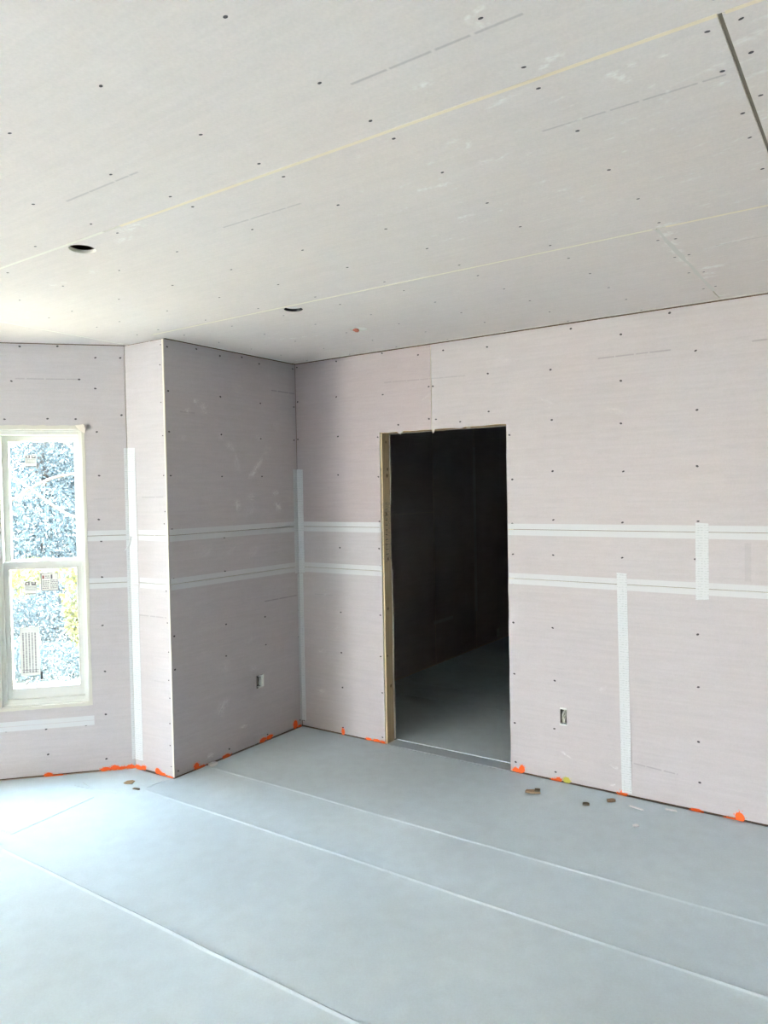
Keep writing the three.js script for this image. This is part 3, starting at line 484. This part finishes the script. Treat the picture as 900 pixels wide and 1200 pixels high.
// ------------------------------------------------------------------ ceiling light openings
function canLight(label, x, z, r, plate, dark) {
  const o = top('recessed_light_can', label, 'ceiling light', 'thing', [x, H, z]);
  const pts = [[r - .0005, .0005], [r - .0005, .014], [r - .002, .014], [r - .002, .0005]].map(([a, b]) => new THREE.Vector2(a, b)); pts.push(pts[0].clone());
  part('rim', new THREE.LatheGeometry(pts, 40), std(dark ? '#1c1c1c' : '#e9e8de', .6), o);
  plate?.(o); return o;
}
canLight('open round light hole nearest the bay window', 1.071, 2.468, .052);
canLight('round light hole half filled by a white plate', 1.085, 1.243, .05, (o) => { part('cover_plate', new THREE.CylinderGeometry(.047, .047, .003, 32).translate(0, .016, 0), std('#f2f2ee', .5), o); }, true);
canLight('round light hole with an orange wire connector', 1.072, .642, .053, (o) => {
  part('cover_plate', new THREE.CylinderGeometry(.05, .05, .004, 32).translate(0, .006, 0), std('#f0efe9', .5), o);
  const g = new THREE.TubeGeometry(new THREE.CatmullRomCurve3([[-.038, .003, .008], [-.022, -.006, -.012], [-.004, -.004, .006], [-.02, 0, .018]].map((p) => new THREE.Vector3(...p))), 20, .007, 8); part('wire', g, std('#c97a62', .6), o);
});

// ------------------------------------------------------------------ scraps on the floor
function scrap(label, x, z, w, d, h, ry, m, y = .006) {
  const o = top('floor_scrap', label, 'scrap', 'thing', [x, y, z], ry);
  const s = polyShape([[-w / 2, -d / 2], [-w * .1, -d * .62], [w / 2, -d * .4], [w * .42, d * .35], [w * .05, d / 2], [-w * .46, d * .2]]), g = new THREE.ExtrudeGeometry(s, { depth: h, bevelEnabled: true, bevelSize: .001, bevelThickness: .001, bevelSegments: 1 }); g.rotateX(-Math.PI / 2);
  part('body', g, m, o); return o;
}
const cardboard = std('#9c8769', .9), chip = std('#6d6250', .9), gyps = std('#eef0f1', .95);
{ const o = scrap('largest brown wood scrap below the doorway corner', 1.968, .235, .085, .035, .008, .3, cardboard); const g = new THREE.BoxGeometry(.03, .01, .03); g.translate(.025, .013, 0); part('splinter', g, chip, o); }
scrap('tiny dark chip left of the curled chip', 2.286, .24, .036, .024, .008, .2, chip);
scrap('small brown chip nearest the vertical tape', 2.388, .125, .045, .02, .012, .7, cardboard);
scrap('thin white board sliver on sheeting by the back wall', 2.535, .14, .085, .014, .003, -.2, gyps);
scrap('small white board crumb farthest from the back wall', 2.59, .36, .03, .02, .006, .5, gyps);
scrap('pale sliver lying against the back wall base', 2.7, .07, .06, .014, .004, .1, gyps);
scrap('square tan cardboard scrap in front of bay corner', -.195, 1.4, .055, .05, .003, .4, cardboard, .0045);
scrap('flat grey chip beside the tan cardboard scrap', -.07, 1.445, .045, .018, .003, .2, chip, .0045);
scrap('crumpled white paper scrap against the shaded left wall', .03, .93, .06, .035, .016, 1.4, gyps, .004);

// ------------------------------------------------------------------ outdoors
const ground = part('ground', new THREE.CircleGeometry(160, 48).rotateX(-Math.PI / 2).translate(0, -.5, 0), std(lin(.27, .235, .175), 1), scene); tag(ground, 'dry bare ground around the house', 'ground', null, 'structure');
const leafGeo = (() => { const g = new THREE.PlaneGeometry(1, .55, 2, 2), p = g.attributes.position; for (let i = 0; i < p.count; i++) { const x = p.getX(i), y = p.getY(i); p.setXYZ(i, x, y * (1 - 3.2 * x * x), .18 * Math.abs(y) - .25 * x * x); } g.computeVertexNormals(); return g; })();
function tree(name, label, x, z, y0, crowns, n, size, cols, trunkR, branches) {
  const o = top(name, label, 'tree', 'thing', [x, y0, z]), bark = std(lin(.05, .04, .035), 1);
  branches.forEach((b, i) => { const g = new THREE.TubeGeometry(new THREE.CatmullRomCurve3(b.map((p) => new THREE.Vector3(...p))), 14, i ? trunkR * .45 : trunkR, 7); part(i ? 'branch' : 'trunk', g, bark, o); });
  const im = new THREE.InstancedMesh(leafGeo, new THREE.MeshPhysicalMaterial({ color: 0xffffff, roughness: .9, transmission: .5, thickness: 0, side: THREE.DoubleSide }), n); im.name = numbered('foliage'); im.userData.kind = 'stuff'; im.castShadow = im.receiveShadow = true;
  const m = new THREE.Matrix4(), q = new THREE.Quaternion(), e = new THREE.Euler(), col = new THREE.Color();
  for (let i = 0; i < n; i++) {
    const c = crowns[Math.floor(rnd() * crowns.length)], t = rnd() * 6.283, u = rr(-1, 1), r = Math.cbrt(rnd()), s = Math.sqrt(1 - u * u);
    e.set(rr(-1, 1), rnd() * 6.28, rr(-1, 1)); q.setFromEuler(e); const k = size * rr(.6, 1.3);
    m.compose(new THREE.Vector3(c[0] + c[3] * r * s * Math.cos(t), c[1] + (c[4] ?? c[3]) * r * u, c[2] + c[3] * r * s * Math.sin(t)), q, new THREE.Vector3(k, k, k)); im.setMatrixAt(i, m);
    const a = cols[Math.floor(rnd() * cols.length)], v = rr(.75, 1.25); im.setColorAt(i, col.setRGB(a[0] * v, a[1] * v, a[2] * v));
  }
  o.add(im); return o;
}
const blue = [[.016, .033, .040], [.019, .039, .046], [.014, .030, .038]], lime = [[.075, .074, .008], [.055, .062, .012], [.085, .078, .008]];
const tallCrown = [[0, 2.2, 0, 2.2, 1.7], [1.2, 1.4, 1.5, 1.6, 1.4], [-1, 1.8, -1.6, 1.8, 1.5], [0, 4.6, 0, 2.4, 2], [.6, 6.6, .6, 2.2, 2], [-.4, 8.4, -.4, 1.8, 1.8]], tallTrunk = [[[0, 0, 0], [0, 4, 0], [.1, 9, 0]], [[0, 1.6, 0], [1, 2.3, .6], [1.8, 2.6, 1]]];  // crown tops rise out of view, made tall to block sky light
tree('spruce_tree', 'dense blue-green tree filling the upper view through the window', -9.5, -3.6, -.5, tallCrown, 140000, .06, blue, .16, tallTrunk);
tree('spruce_tree', 'blue-green tree farther back behind the dense one', -13, -8.5, -.5, tallCrown.map((c) => c.map((v) => v * 1.25)), 60000, .13, blue, .2, tallTrunk);
tree('spruce_tree', 'unseen tall blue-green tree added to block sky light at the right of the window', -6.5, -7.5, -.5, tallCrown, 40000, .13, blue, .18, tallTrunk);  // stands out of view, added to keep sky light off the window
tree('spruce_tree', 'unseen tall blue-green tree added to block sky light at the left of the window', -13.5, -.6, -.5, tallCrown, 40000, .13, blue, .18, tallTrunk);  // also out of view, added to screen the window from the sky
tree('round_shrub', 'low blue-grey shrub seen through the lower pane', -6.7, -2.1, -.5, [[0, .55, 0, 1.1, .7], [.5, .45, -.7, .8, .6], [-.3, .6, .8, .9, .7]], 40000, .04, [[.017, .034, .044], [.020, .040, .050], [.015, .031, .040]], .03, [[[0, 0, 0], [0, .3, 0], [.1, .8, 0]]]);
tree('round_shrub', 'small blue-grey shrub at the foot of the lower pane', -5.05, -1.05, -.5, [[0, .15, 0, .5, .3], [-.4, .2, .35, .5, .32], [.2, .12, -.4, .4, .28]], 16000, .035, [[.017, .034, .044], [.020, .040, .050], [.015, .031, .040]], .02, [[[0, 0, 0], [0, .15, 0], [.05, .35, 0]]]);
tree('maple_tree', 'thin-branched tree with yellow-green leaves just outside the window', -4.6, -.9, -.5, [[-.15, 1.4, .2, .36, .16], [-.05, 1.32, .5, .26, .2], [.12, 1.05, -.1, .16, .5], [.16, .75, -.14, .15, .3]], 1500, .06, lime, .035, [[[.3, 0, -.5], [.4, 1.4, -.45], [.35, 3.6, -.3]], [[.38, 1.9, -.4], [.1, 2.1, .0], [-.2, 2.5, .4], [-.5, 2.75, .8]], [[.36, 2.6, -.35], [.0, 2.5, .1], [-.3, 2.2, .5]], [[.38, 2.2, -.4], [.1, 2.9, -.1], [-.1, 3.1, .3]]]);

renderer.render(scene, camera);
